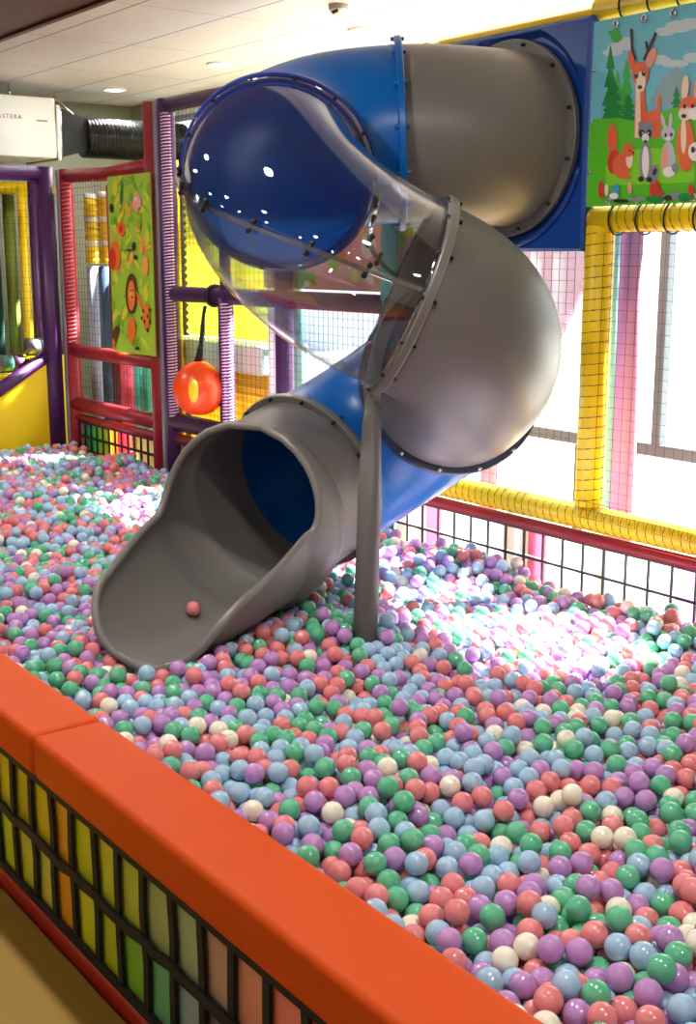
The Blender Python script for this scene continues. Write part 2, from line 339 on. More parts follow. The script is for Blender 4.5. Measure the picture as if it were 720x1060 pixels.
# behind the corner frame: slide rollers, posts
def standalone_post(x,y,z0,z1,r,m,label,group=None,name='padded_post',segs=None):
    b=MB()
    if segs:
        n=segs[0]; 
        for k in range(n):
            za=z0+(z1-z0)*k/n; zb=z0+(z1-z0)*(k+1)/n; b.tube([(x,y,za+.002),(x,y,za+.012),(x,y,zb-.012),(x,y,zb-.002)],[r*.82,r,r,r*.82],16,mi=segs[1][k%len(segs[1])])
    else: b.tube([(x,y,z0),(x,y,z1)],r,16)
    return tag(b.build(name,m,org=(x,y,z0)),label,'post',group)
standalone_post(-9.5,3.855,0,2.5,.038,yellow,'yellow padded post behind the dark purple corner frame')
standalone_post(-9.5,3.945,0,2.56,.036,purple,'purple padded post beside yellow one behind the corner frame')
standalone_post(-9.5,4.025,0,2.56,.032,mat('slate_blue_vinyl','#6F9AA6',.45),'slate blue padded post behind the corner frame')
standalone_post(-9.52,4.09,0,2.56,.018,yellow,'thin yellow padded post nearest the purple corner post')
standalone_post(-10.1,3.78,0,2.56,.10,mat('dark_green_vinyl','#1F4A3C',.5),'dark green padded post far back at the left edge')
standalone_post(-10.1,3.98,0,2.56,.05,mat('olive_vinyl','#7A8A28',.5),'olive green padded post far back beside dark green one')
b=MB(); b.tube([(-9.8,1.5,2.50),(-9.8,4.3,2.50)],.05,16); tag(b.build('padded_rail',yellow,org=(-9.8,1.5,2.5)),'yellow padded rail near the top behind the corner frame','rail')
rollm=[mat('roller_grey','#6C6A72',.5),mat('roller_mint','#4F8278',.5),mat('roller_plum','#6A3B66',.5)]
b=MB()
for ya,yb_,zt_ in ((3.71,4.06,1.19),(3.42,3.71,1.07),(3.14,3.42,.92),(2.84,3.14,.75),(2.0,2.84,.3)): b.rbox(-9.43,-9.13,ya+.001,yb_-.001,0,zt_,.015,'y')
tag(b.build('foam_ramp',yellowp,org=(-9.28,3,0)),'yellow stepped foam ramp under the rollers behind the sloping purple rail','ramp')
for k,(x,ya,yb_,z) in enumerate(((-9.28,3.74,4.03,1.262),(-9.28,3.44,3.70,1.142),(-9.28,3.17,3.40,.992),(-9.28,2.87,3.12,.822))):
    b=MB()
    for q in range(3): b.tube([(x,ya+(yb_-ya)*q/3,z),(x,ya+(yb_-ya)*(q+1)/3-.001,z)],.068,16,mi=q%3)
    tag(b.build('foam_roller',rollm,org=(x,ya,z)),['topmost grey, mint and plum foam roller above the sloping purple rail','second grey, mint and plum foam roller down the sloping purple rail','third foam roller down behind the sloping purple rail','lowest foam roller behind the sloping purple rail'][k],'roller','foam rollers on the yellow ramp')
# behind red bay
ywm=[yellow,mat('white_vinyl','#E6E4DC',.5)]
standalone_post(-9.42,4.4,1.9,2.46,.055,[ywm[0],ywm[1]],'left yellow post with white bands behind the red play frame',segs=(12,[0,0,0,1]))
standalone_post(-9.18,4.4,1.9,2.46,.055,[ywm[0],ywm[1]],'right yellow post with white bands behind the red play frame',segs=(12,[0,0,0,1]))
standalone_post(-9.42,4.4,0,1.88,.05,mat('pale_lilac_vinyl','#B9BEDD',.5),'pale lilac padded post under the left yellow banded post')
standalone_post(-9.18,4.4,0,1.88,.06,mat('steel_blue_vinyl','#4A6A8E',.5),'steel blue padded post under the right yellow banded post')
standalone_post(-8.98,4.4,0,2.5,.065,brown,'brown padded post behind the red play frame')
standalone_post(-8.84,4.4,0,1.2,.07,mat('rose_vinyl','#D04A62',.5),'rose red padded post behind lower opening of red play frame')
standalone_post(-8.62,4.4,0,1.2,.06,teal,'left teal padded post behind lower opening of red play frame','teal post pair')
standalone_post(-8.48,4.4,0,1.2,.05,mat('deep_green_vinyl','#2C8A70',.5),'right deep green padded post behind lower opening of red play frame')
b=MB(); b.rbox(-9.5,-9.0,4.75,4.95,.0,1.05,.02,'z'); t=thing('arcade_cabinet',(-9.25,4.85,0),'dark box cabinet with a pale square screen behind the red play frame','cabinet'); b.build('body',mat('dark_cabinet','#201A1C',.5),t)
b=MB(); b.box(-9.36,-9.16,4.735,4.75,.72,.92); b.build('screen',mat('pale_screen','#9DB4A0',.4),t)
# yellow backing walls behind the purple bay (corrugated), pale deck between
def corrug(x0,x1,z0,z1,y,m,label,name='slatted_panel',pitch=.05):
    b=MB(); n=int((z1-z0)/pitch); pts=[]
    vs=[];fs=[]
    for i in range(n*4+1):
        z=z0+(z1-z0)*i/(n*4); dy=.012*math.cos(2*PI*i/4)
        vs+= [(x0,y+dy,z),(x1,y+dy,z),(x1,y+.05,z),(x0,y+.05,z)]
    for i in range(n*4):
        a=i*4; fs+= [(a,a+1,a+5,a+4),(a+1,a+2,a+6,a+5),(a+2,a+3,a+7,a+6),(a+3,a,a+4,a+7)]
    b.add(vs,fs); b.add(vs[:4],[(0,3,2,1)]); b.add(vs[-4:],[(0,1,2,3)])
    return tag(b.build(name,m,org=((x0+x1)/2,y,z0)),label,'panel')
corrug(-7.80,-6.66,1.41,2.5,4.36,cloth('#DAD878'),'upper yellow slatted panel behind the purple play frame')
corrug(-7.80,-6.66,.0,1.20,4.36,cloth('#CFB048'),'lower golden yellow slatted panel behind the orange punch ball')
b=MB(); b.rbox(-7.86,-6.62,4.22,4.6,1.21,1.40,.02,'x'); tag(b.build('play_deck',mat('pale_aqua_paint','#BFE6E2',.5),org=(-7.4,4.5,1.28)),'pale aqua platform edge behind the orange punch ball','platform')
standalone_post(-7.63,4.17,0,2.6,.05,yellow,'bright yellow padded post just right of the tall purple post')
standalone_post(-6.56,4.3,0,3.0,.05,mat('pale_mint_paint','#D5F2EA',.5),'pale mint column left of the dark purple inner post')
standalone_post(-6.32,4.3,0,3.0,.05,mat('teal_grey_vinyl','#5F8C8F',.5),'teal grey padded post behind the clear slide bend')
# posts behind the yellow bay
standalone_post(-3.97,4.5,0,2.9,.05,mint,'pale mint padded post right behind the yellow post')
standalone_post(-3.85,4.5,0,2.9,.058,mat('orchid_vinyl','#A873A8',.45),'orchid pink padded post beside the mint one behind yellow post')
standalone_post(-4.78,4.5,0,2.9,.05,pink,'pink padded post seen below the grey slide bend')
# ------------------------------------------------------------------ banners
def flat(mb,pts,y,mi):
    vs=[(p[0],y,p[1]) for p in pts]; n=len(vs)
    mb.add(vs,[tuple(range(n))],mi)
def ell(cx,cz,rx,rz,rot=0,n=20):
    return [(cx+rx*math.cos(2*PI*k/n)*math.cos(rot)-rz*math.sin(2*PI*k/n)*math.sin(rot),cz+rx*math.cos(2*PI*k/n)*math.sin(rot)+rz*math.sin(2*PI*k/n)*math.cos(rot)) for k in range(n)]
pal={n:mat('print_'+n,c,.45) for n,c in dict(sky='#6FC3D8',cloud='#C9DCE0',mount='#8FAFB8',pine='#0F8A3C',pine2='#3DB53A',grass='#5AC21E',grass2='#86D820',deer='#E8693A',cream='#F5DCC0',dark='#3A2A2E',grey='#8C8F96',lgrey='#C4C6C8',red='#D8322A',pinkp='#F0A090',whitep='#F4F0EA',lime='#A5CC3A',lime2='#7DB52E',or_='#F07828',or2='#F5A850',brn='#5A3A18',bluep='#3E9FD0',yel='#D8D83A').items()}
PK=list(pal); PM=[pal[k] for k in PK]; pi_=lambda k:PK.index(k)
class Print:
    def __init__(s,y): s.b=MB(); s.y=y; s.k=0
    def poly(s,pts,col):
        s.k+=1; flat(s.b,pts,s.y-.00008*s.k,pi_(col))
y=3.90; P=Print(y-.004)
Z4=lambda a,c:(lambda v:(v.x,v.z))(on_y(620+a/4.82,10+c/4.82,y))
def zp(*pts): return [Z4(a,c) for a,c in pts]
x0,x1=-3.59,-2.15; zt,zb=2.885,2.165
P.b.box(x0,x1,y-.004,y+.004,zb,zt,pi_('sky'))
cl=lambda pts:[(min(max(x,x0),x1),min(max(z,zb),zt)) for x,z in pts]
for a_,c_,r1_,r2_ in ((90,190,45,26),(140,170,40,34),(70,215,50,18),(330,110,50,22),(400,85,70,30),(460,70,60,28),(560,60,90,36),(300,250,60,24),(380,270,70,20),(480,240,60,26),(700,90,70,30)): P.poly(cl([Z4(a_+r1_*math.cos(2*PI*k/20),c_+r2_*math.sin(2*PI*k/20)) for k in range(20)]),'cloud')
P.poly(cl(zp((250,470),(320,340),(390,280),(430,330),(520,400),(620,300),(800,420),(800,520))),'mount')
for cx,top,w_,c in ((60,170,55,'pine'),(95,300,50,'pine2'),(140,240,55,'pine2'),(75,330,70,'pine'),(150,420,60,'pine'),(390,380,45,'pine'),(560,330,70,'pine'),(700,240,80,'pine2'),(850,300,80,'pine')):
    for q in range(4):
        zz=top+(540-top)*q/4; P.poly(cl(zp((cx,zz),(cx-w_*(q+2)/5,zz+(540-top)*.34),(cx+w_*(q+2)/5,zz+(540-top)*.34))),c)
P.poly(cl([(x0,Z4(0,545)[1]),Z4(100,540),Z4(200,560),Z4(340,500),Z4(480,470),(x1,Z4(480,480)[1]),(x1,zb),(x0,zb)]),'grass')
P.poly(cl(zp((40,780),(150,700),(300,690),(480,760),(480,860),(40,880))),'grass2')
P.poly(cl(zp((50,110),(100,95),(120,150),(80,165))),'pine2')
E_=lambda cx,cz,rx,rz,col,rot=0:P.poly([Z4(cx+rx*math.cos(2*PI*k/18)*math.cos(rot)-rz*math.sin(2*PI*k/18)*math.sin(rot),cz+rx*math.cos(2*PI*k/18)*math.sin(rot)+rz*math.sin(2*PI*k/18)*math.cos(rot)) for k in range(18)],col)
def deer(dx,dz,s=1.0,horn=True):
    T=lambda *pts:zp(*[(dx+a*s,dz+c*s) for a,c in pts]); e=lambda a,c,rx,rz,col,rot=0:E_(dx+a*s,dz+c*s,rx*s,rz*s,col,rot)
    P.poly(T((-12,50),(30,60),(40,200),(90,190),(100,110),(112,120),(112,330),(-20,330)),'deer'); P.poly(T((-10,60),(10,70),(14,330),(-16,330)),'cream')
    if horn:
        P.poly(T((-6,-60),(-22,-110),(-28,-210),(-40,-215),(-36,-110),(-18,-55)),'dark'); P.poly(T((22,-60),(45,-110),(85,-200),(94,-190),(60,-105),(36,-55)),'dark'); P.poly(T((42,-105),(34,-150),(42,-152),(54,-115)),'dark')
    e(-32,-50,16,52,'deer',-.2); e(66,-68,22,52,'pinkp',.35); e(12,10,42,62,'deer'); e(14,50,24,50,'cream'); e(-8,20,10,15,'dark'); e(28,8,10,16,'dark'); e(10,78,12,10,'dark'); e(-8,10,3,4,'whitep'); e(30,0,3,4,'whitep')
deer(200,310)
def raccoon(cx,cz,s=1.0):
    e=lambda a,c,rx,rz,col,rot=0:E_(cx+a*s,cz+c*s,rx*s,rz*s,col,rot)
    e(40,210,26,46,'grey',.3); e(46,200,10,20,'dark',.3); e(0,150,32,95,'grey'); e(0,150,18,80,'whitep'); e(0,0,38,48,'grey'); e(-26,-38,10,14,'grey'); e(26,-38,10,14,'grey'); e(-18,8,14,20,'dark'); e(18,8,14,20,'dark'); e(0,30,18,22,'whitep'); e(0,48,8,8,'dark'); e(-14,6,4,5,'whitep'); e(14,6,4,5,'whitep'); e(-22,235,14,14,'dark'); e(20,238,14,14,'dark')
raccoon(238,610)
def rabbit(cx,cz,s=1.0):
    e=lambda a,c,rx,rz,col,rot=0:E_(cx+a*s,cz+c*s,rx*s,rz*s,col,rot)
    e(-24,-60,9,42,'lgrey',-.25); e(12,-62,9,42,'lgrey',.1); e(0,0,34,38,'lgrey'); e(0,130,36,92,'lgrey'); e(-16,130,16,70,'pinkp'); e(-12,6,6,10,'dark'); e(16,4,7,10,'dark'); e(0,24,10,8,'whitep'); e(4,190,30,26,'whitep'); e(34,170,16,24,'grey')
rabbit(352,620)
def squirrel(cx,cz,s=1.0):
    e=lambda a,c,rx,rz,col,rot=0:E_(cx+a*s,cz+c*s,rx*s,rz*s,col,rot)
    e(-34,-70,26,78,'deer',.0); e(-26,40,32,60,'red',.1); e(10,60,44,62,'deer'); e(52,30,18,42,'cream'); e(44,-14,30,30,'deer'); e(52,-44,7,14,'deer'); e(36,-44,7,14,'deer'); e(54,-16,5,6,'dark'); e(70,-6,5,5,'dark'); e(30,112,30,12,'deer')
squirrel(108,720)
def fox(cx,cz):
    e=lambda a,c,rx,rz,col,rot=0:E_(cx+a,cz+c,rx,rz,col,rot)
    e(0,170,45,130,'deer'); e(-10,120,14,90,'cream'); e(-2,-120,18,62,'cream',.1); e(60,-110,18,60,'pinkp',.1); e(20,-20,52,58,'deer'); e(0,10,36,34,'cream'); e(44,10,30,32,'whitep'); e(-8,22,13,11,'dark'); e(-4,-26,8,12,'dark'); e(36,-28,8,12,'dark')
fox(440,510)
E_(490,710,36,48,'whitep'); E_(478,700,10,16,'dark'); E_(500,700,10,16,'dark'); deer(640,330,.95,False); rabbit(760,640,1.0)
for a,c,rx,rz,k in ((20,900,14,44,'red'),(48,900,10,30,'cream'),(95,905,18,34,'bluep'),(85,930,22,16,'whitep'),(165,890,10,32,'pinkp'),(275,900,12,40,'red'),(300,895,12,46,'red'),(318,920,10,22,'red'),(290,945,46,18,'pine'),(395,930,30,22,'grey'),(355,940,22,14,'dark'),(440,935,36,20,'pine'),(470,900,14,30,'red'),(200,948,40,12,'grey'),(120,955,40,10,'dark'),(560,935,40,20,'grey'),(620,910,14,36,'red')): E_(a,c,rx,rz,k)
t=thing('animal_banner',(-2.9,y,2.17),'printed banner with deer, fox, raccoon, rabbit and squirrel hung on the yellow frame','banner')
P.b.build('banner_sheet',PM,t)
for zc,sgn in ((2.86,1),(2.185,-1)):
    for k in range(9):
        x=-3.47+.14*k
        b=MB(); b.tube([(x+.012*math.cos(a),y-.010,zc+.012*math.sin(a)) for a in [2*PI*q/12 for q in range(12)]],.005,6,closed=True); b.build('grommet',steel,t)
        b=MB(); zr=2.94 if sgn>0 else 2.115; rr_=.052 if sgn>0 else .058; cz=zr; 
        b.tube([(x+.006*math.sin(a),YB-.0+rr_*math.cos(a)*1.12,cz+rr_*math.sin(a)*1.12) for a in [2*PI*q/16 for q in range(16)]],.004,6,closed=True); b.build('cable_tie',black,t)
for zc in (2.3,2.5,2.7):
    b=MB(); b.ball((x0+.012,y-.008,zc),.009,8,6); b.build('grommet',steel,t)
# jungle banner in the red bay
y=3.90; P=Print(y-.004); x0,x1,zb,zt=-8.05,-7.42,1.30,2.50
P.b.box(x0,x1,y-.004,y+.004,zb,zt,pi_('lime'))
def Q(a,c): v=on_y(110+a/5.58,175+c/5.58,y); return (min(max(v.x,x0),x1),min(max(v.z,zb),zt))
EQ=lambda cx,cz,rx,rz,col,rot=0:P.poly([Q(cx+rx*math.cos(2*PI*k/16)*math.cos(rot)-rz*math.sin(2*PI*k/16)*math.sin(rot),cz+rx*math.cos(2*PI*k/16)*math.sin(rot)+rz*math.sin(2*PI*k/16)*math.cos(rot)) for k in range(16)],col)
rj=random.Random(3)
for k in range(110): EQ(rj.uniform(40,255),rj.uniform(50,1020),rj.uniform(5,16),rj.uniform(12,46),rj.choice(['lime2','yel','lime2','yel','or2']),rj.uniform(-.6,.6))
EQ(95,140,7,72,'pine',.05); EQ(60,110,14,50,'yel'); EQ(40,225,12,26,'dark'); EQ(185,195,26,52,'pinkp'); EQ(180,175,8,14,'cream'); EQ(200,230,5,8,'dark')
EQ(95,345,24,42,'or_'); EQ(95,345,12,24,'red'); EQ(60,500,32,88,'or_'); EQ(46,520,20,62,'red'); EQ(168,445,10,26,'dark'); EQ(178,510,10,14,'dark'); EQ(140,468,22,5,'dark'); EQ(215,440,12,50,'or2'); EQ(235,560,18,60,'or2')
EQ(155,720,34,118,'brn'); EQ(155,730,22,88,'or_'); EQ(155,720,12,40,'or2'); EQ(152,700,4,8,'dark'); EQ(164,700,4,8,'dark'); EQ(158,740,5,8,'dark'); EQ(155,930,24,78,'or_')
EQ(240,850,20,80,'or_'); EQ(200,760,6,60,'or_',-.3)
for a,c in ((225,820),(250,850),(232,880),(262,810),(248,930),(215,860),(262,880)): EQ(a,c,6,12,'dark')
EQ(60,960,18,60,'brn',.3); EQ(50,1010,12,30,'or_'); EQ(190,1035,14,10,'dark')
tag(P.b.build('jungle_banner',PM,org=((x0+x1)/2,y,zb)),'narrow lime green jungle print banner on right half of red play frame','banner')
# wide jungle banner seen through the clear bend
y=4.03; P=Print(y-.004); x0,x1,zb,zt=-6.25,-4.55,1.78,2.7
P.b.box(x0,x1,y-.004,y+.004,zb,zt,pi_('pinkp')); rj=random.Random(5)
for k in range(130): P.poly([(min(max(p,x0),x1),min(max(q,zb),zt)) for p,q in ell(rj.uniform(x0,x1),rj.uniform(zb,zt),rj.uniform(.02,.07),rj.uniform(.03,.10),rj.uniform(0,3))],rj.choice(['lime','lime','yel','or2','pinkp','cream','lime2','or_','whitep']))
tag(P.b.build('jungle_banner',PM,org=((x0+x1)/2,y,zb)),'pale pink, lime and orange print banner seen behind the clear slide bend','banner')
# ------------------------------------------------------------------ AC unit and duct
t=thing('air_conditioner',(-9.6,3.0,2.71),'white box air conditioner above the dark purple corner frame','air conditioner')
b=MB(); b.rbox(-10.1,-9.4,2.2,4.13,2.715,3.17,.015,'y'); b.build('housing',mat('white_enamel','#E8E8E2',.35),t)
b=MB(); b.rbox(-10.05,-9.385,4.13,4.16,2.70,3.12,.01,'y'); b.build('end_flange',white,t)
tx=bpy.data.curves.new('maker_lettering','FONT'); tx.body='MASTERA'; tx.size=.045; tx.extrude=.001; tx.align_x='RIGHT'; tx.space_character=1.3
to=bpy.data.objects.new('maker_lettering',tx); C.objects.link(to); to.parent=t; to.rotation_euler=(PI/2,0,PI/2); to.location=(-9.398+9.6,3.85-3.0,2.995-2.71); tx.materials.append(mat('grey_lettering','#77776F',.5))
bpy.context.view_layer.update(); lm_=bpy.data.meshes.new_from_object(to.evaluated_get(bpy.context.evaluated_depsgraph_get())); mo_=bpy.data.objects.new('lettering',lm_); C.objects.link(mo_); mo_.parent=t; mo_.rotation_euler=to.rotation_euler; mo_.location=to.location; bpy.data.objects.remove(to)
for yy in (2.4,3.9):
    b=MB(); b.tube([(-9.75,yy,3.17),(-9.75,yy,3.3)],.012,8); b.build('hanger_rod',steel,t)
b=MB(); b.rbox(-9.401,-9.396,3.97,4.06,2.988,2.998,.002,'y'); b.build('badge',M['grey_lettering'],t)
t=thing('air_duct',(-9.6,4.16,2.7),'black ribbed flexible duct running right from the white air conditioner','duct')
b=MB()
A=[(-9.42,4.18,2.73),(-9.42,4.18,3.10),(-10.0,4.18,3.10),(-10.0,4.18,2.73)]; B2=[(-9.50,4.46,2.80),(-9.50,4.46,3.04),(-9.8,4.46,3.04),(-9.8,4.46,2.80)]
b.add(A+B2,[(0,1,2,3),(7,6,5,4),(0,4,5,1),(1,5,6,2),(2,6,7,3),(3,7,4,0)]); b.build('transition_box',mat('black_sheet','#232426',.4,metal=.3),t)
b=MB(); b.tube([(-9.425,4.175,2.72),(-9.425,4.175,3.11)],.012,8); b.tube([(-9.5,4.16,3.2),(-9.45,4.30,3.06)],.006,6); b.build('edge_trim',steel,t)
b=MB(); n=int(.93/.008); pts=[(-9.58,4.44+.008*i,2.905+.0*i) for i in range(n)]; b.tube(pts,[.15+.012*(1 if (i%4)<2 else 0) for i in range(n)],24); b.build('flexible_hose',mat('black_foil','#202224',.25,metal=.5),t)
# ------------------------------------------------------------------ punch ball
px=-6.73; t=thing('punch_ball',(px,YB-.13,1.0),'orange punch ball with yellow spot hanging by black strap from purple rail','punch ball')
yb=YB-.13
b=MB(); n=24; prof=[(0,.185),(.045,.172),(.09,.15),(.135,.105),(.162,.05),(.168,0),(.16,-.05),(.135,-.1),(.09,-.14),(.045,-.155),(0,-.158)]
vs=[];fs=[]
for r_,z in prof:
    for k in range(n): vs.append((px+r_*math.cos(2*PI*k/n),yb+.98*r_*math.sin(2*PI*k/n),1.14+z))
for i in range(len(prof)-1):
    for k in range(n): fs.append((i*n+k,(i+1)*n+k,(i+1)*n+(k+1)%n,i*n+(k+1)%n))
b.add(vs,fs,0,True); b.build('ball_body',mat('orange_red_vinyl','#F04A10',.3),t)
b=MB(); b.ball((px+.115,yb-.105,1.15),.075,14,10,(.5,.42,1)); tag(b.build('spot',mat('spot_yellow','#FFC81E',.4),t),'yellow oval spot')
b=MB(); b.tube([(px,yb,1.31),(px-.004,yb+.03,1.42),(px,YB-.085,1.60),(px,YB-.07,1.66)],[.028,.02,.011,.013],8); b.tube([(px,YB+.062*math.cos(a),1.72+.062*math.sin(a)) for a in [2*PI*q/16 for q in range(16)]],.013,8,closed=True); b.build('hanging_strap',black,t)
# ------------------------------------------------------------------ barrier
t=thing('ball_pit_barrier',(-2,1.3,0),'orange padded low wall with black strap grid around the near edge of ball pit','barrier')
SX=-3.11
for xa,xb in ((-7.5,SX-.004),(SX+.004,2.4)):
    b=MB(); b.rbox(xa,xb,1.205,1.425,.525,.655,.022,'x'); b.build('top_pad',orange,t)
b=MB(); b.box(-7.5,2.4,1.255,1.385,.02,.53); b.build('inner_core',mat('dark_core','#1C1816',.8),t)
b=MB(); b.rbox(-7.5,2.4,1.215,1.30,0,.10,.015,'x'); b.build('base_skirt',mat('dark_red_vinyl','#A3240E',.5),t)
topc=['#A8A012','#B2A51A','#A79A1C','#B4A010','#C08A1C','#AEB018','#B0B228','#A3A83A','#93985A','#8F9A6C','#A5826A','#C07A62','#D07060','#D05A58','#C84A60','#B04A70']
botc=['#A8B41C','#A2B020','#A7AA30','#B1AC3C','#C88418','#B2B41C','#A2AC20','#6FA028','#5C9A66','#7A9088','#5A4A54','#6E4E62','#905060','#B05868','#A05080','#905080']
# cell pitch .14, first listed cell starts at x=-3.62
def lite(h,f=1.15): return '#'+''.join('%02X'%min(255,int(int(h[q:q+2],16)*f)) for q in (1,3,5))
def pickc(i,k):
    j=i-(26-0); a=(topc if k else botc)
    return a[min(max(i-24,0),len(a)-1)]
gx0=-3.62-.14*24-.14
colour_cells(gx0,gx0+.14*50,.105,.515,1.243,50,2,t,lambda i,k:lite((topc if k else botc)[min(max(i-25,0),15)]) if i>=22 else None,solid=True)
rg=random.Random(4); cellgrid(gx0,gx0+.14*50,.105,.515,1.232,50,2,.026,t,.010,.008,rg)
t=thing('floor_mat',(-1,0,0),'ochre foam floor mat in front of the orange barrier, lower left','floor mat')
b=MB(); b.rbox(-3.41,2.4,-1.0,1.205,0,.06,.01,'x'); b.build('mat_surface',fm,t)
t=thing('floor_mat',(-5,0,0),'bright yellow foam floor mat at the left edge beside the orange barrier','floor mat')
b=MB(); b.rbox(-7.4,-3.43,-1.0,1.205,0,.06,.01,'x'); b.build('mat_surface',mat('bright_yellow_mat','#E0B000',.5,bump=.1,bscale=60),t)
# pit bed
b=MB(); b.box(-9.0,2.4,1.385,3.93,.0,.36); tag(struct(b,'floor_2',mat('pit_foam','#5A4A5A',.8)),None)
# ------------------------------------------------------------------ slide
ST=thing('spiral_tube_slide',(-3.97,3.05,.4),'grey, blue and clear spiral tube slide ending in the ball pit','slide')
RT=.37
V=Vector
def hermite(p0,t0,p1,t1,n):
    p0,t0,p1,t1=map(V,(p0,t0,p1,t1)); o=[]
    for i in range(n+1):
        s=i/n; o.append(p0*(2*s**3-3*s*s+1)+t0*(s**3-2*s*s+s)+p1*(-2*s**3+3*s*s)+t1*(s**3-s*s))
    return o
K={ # point, heading
 'P0':((-4.06,3.90,2.463),(-.05,-1,.0)),
 'P1':((-4.301,3.471,2.478),(-.6,-.8,-.04)),
 'A':((-4.282,2.83,2.288),(.72,-.62,-.30)),
 'B':((-3.63,2.99,1.815),(.46,.79,-.38)),
 'C':((-3.90,3.44,1.44),(-.86,.42,-.36)),
 'E':((-4.30,2.96,1.01),(.30,-.93,-.22)),
}
def sec(a,b_,s1,s2,n=24):
    ta=V(K[a][1]).normalized()*s1; tb=V(K[b_][1]).normalized()*s2
    return hermite(K[a][0],ta,K[b_][0],tb,n)
UP=V((0,0,1))
def frames(path,h0=None,h1=None):
    o=[]
    for i,p in enumerate(path):
        t_=(path[min(i+1,len(path)-1)]-path[max(i-1,0)]).normalized()
        if i==0 and h0: t_=V(h0).normalized()
        if i==len(path)-1 and h1: t_=V(h1).normalized()
        s_=t_.cross(UP).normalized(); u=s_.cross(t_).normalized(); o.append((p,t_,s_,u))
    return o
def shell(fr,r,th=.008,seg=56):
    b=MB(); n=len(fr)
    for rad,fl in ((r,False),(r-th,True)):
        vs=[];fs=[]
        for p,t_,s_,u in fr:
            for j in range(seg):
                a=2*PI*j/seg; vs.append(p+(u*math.cos(a)+s_*math.sin(a))*rad)
        for i in range(n-1):
            for j in range(seg):
                q=(i*seg+j,i*seg+(j+1)%seg,(i+1)*seg+(j+1)%seg,(i+1)*seg+j); fs.append(q if fl else q[::-1])
        b.add(vs,fs,0,True)
    return b
def flange(fr,r0,r1,w_,m,name,label=None,nb=14,bolt=blackm,off=0):
    p,t_,s_,u=fr; b=MB(); seg=56; prof=[(r0,-w_/2),(r1-.004,-w_/2),(r1,-w_/2+.004),(r1,w_/2-.004),(r1-.004,w_/2),(r0,w_/2)]
    vs=[];fs=[];k=len(prof)
    for j in range(seg):
        a=2*PI*j/seg; d=u*math.cos(a)+s_*math.sin(a)
        for rr_,z in prof: vs.append(p+d*rr_+t_*z)
    for j in range(seg):
        for q in range(k): fs.append((j*k+q,j*k+(q+1)%k,((j+1)%seg)*k+(q+1)%k,((j+1)%seg)*k+q))
    b.add(vs,fs,0,True); fo=b.build(name,m,ST)
    if label: fo['label']=label
    md=fo.modifiers.new('e','EDGE_SPLIT'); md.split_angle=.6
    for j in range(nb):
        a=2*PI*(j+.5+off)/nb; d=u*math.cos(a)+s_*math.sin(a); c=p+d*((r0+r1)/2+.006)
        b=MB(); b.tube([c-t_*(w_/2+.014),c+t_*(w_/2+.014)],.009,6); b.build('bolt',bolt,fo)
    return fo
fs_=lambda a,b_,s1,s2,n:frames(sec(a,b_,s1,s2,n),K[a][1],K[b_][1])
S1=fs_('P0','P1',.5,.5,14); S2=fs_('P1','A',1.0,.95,30); S3=fs_('A','B',1.15,1.1,40); S4=fs_('B','C',.95,.95,34); S5=fs_('C','E',.95,.95,34)
tag(shell(S1,RT).build('entry_tube',grey,ST),'grey entry tube'); tag(shell(S2,RT).build('upper_bend',blue,ST),'blue upper bend')
cb=tag(shell(S3,RT,.006).build('clear_bend',clear,ST),'clear see-through bend'); tag(shell(S4,RT).build('middle_bend',grey,ST),'large grey middle bend'); tag(shell(S5,RT).build('lower_bend',blue,ST),'blue lower bend')
flange(S2[0],RT-.006,RT+.036,.03,blue,'joint_flange',None,14,blue)
flange(S3[0],RT-.010,RT+.030,.045,mat('navy_plastic','#0B2F86',.3),'joint_flange'); flange(S4[0],RT-.010,RT+.03,.034,grey,'joint_flange'); flange(S5[0],RT-.006,RT+.028,.04,mat('dark_joint_plastic','#3A4258',.4),'joint_flange',None,14,steel)
# clear rims and seams of the clear bend
rim=clearmat('clear_rim',(.66,.70,.76),.34,.05,.5)
for j_,fr in ((0,S3[0]),(1,S3[-1])):
    p,t_,s_,u=fr; b=MB(); off=t_*(.022 if j_==0 else -.022)
    b.tube([p+off+(u*math.cos(2*PI*k/56)+s_*math.sin(2*PI*k/56))*(RT+.012) for k in range(56)],.010,8,closed=True); b.build('clear_rim',rim,cb)
for ang in (math.radians(86),math.radians(-80)):
    b=MB(); vs=[];fs=[]
    for i,(p,t_,s_,u) in enumerate(S3[1:-1]):
        d=u*math.cos(ang)+s_*math.sin(ang); e=-u*math.sin(ang)+s_*math.cos(ang)
        for q,(rr_,w_) in enumerate(((RT-.002,-.008),(RT+.03,-.008),(RT+.03,.008),(RT-.002,.008))): vs.append(p+d*rr_+e*w_)
    m_=len(vs)//4
    for i in range(m_-1):
        for q in range(4): fs.append((i*4+q,i*4+(q+1)%4,(i+1)*4+(q+1)%4,(i+1)*4+q))
    fs+=[(0,1,2,3),tuple((m_-1)*4+q for q in (3,2,1,0))]
    b.add(vs,fs,0,False); so_=b.build('seam_flange',rim,cb)
    for i in range(3,38,6):
        p,t_,s_,u=S3[i]; d=u*math.cos(ang)+s_*math.sin(ang); e=-u*math.sin(ang)+s_*math.cos(ang); c=p+d*(RT+.018)
        b=MB(); b.tube([c-e*.022,c+e*.022],.009,8); b.ball(c-e*.02,.012,8,6); b.ball(c+e*.02,.012,8,6); b.build('seam_bolt',blackm,cb)
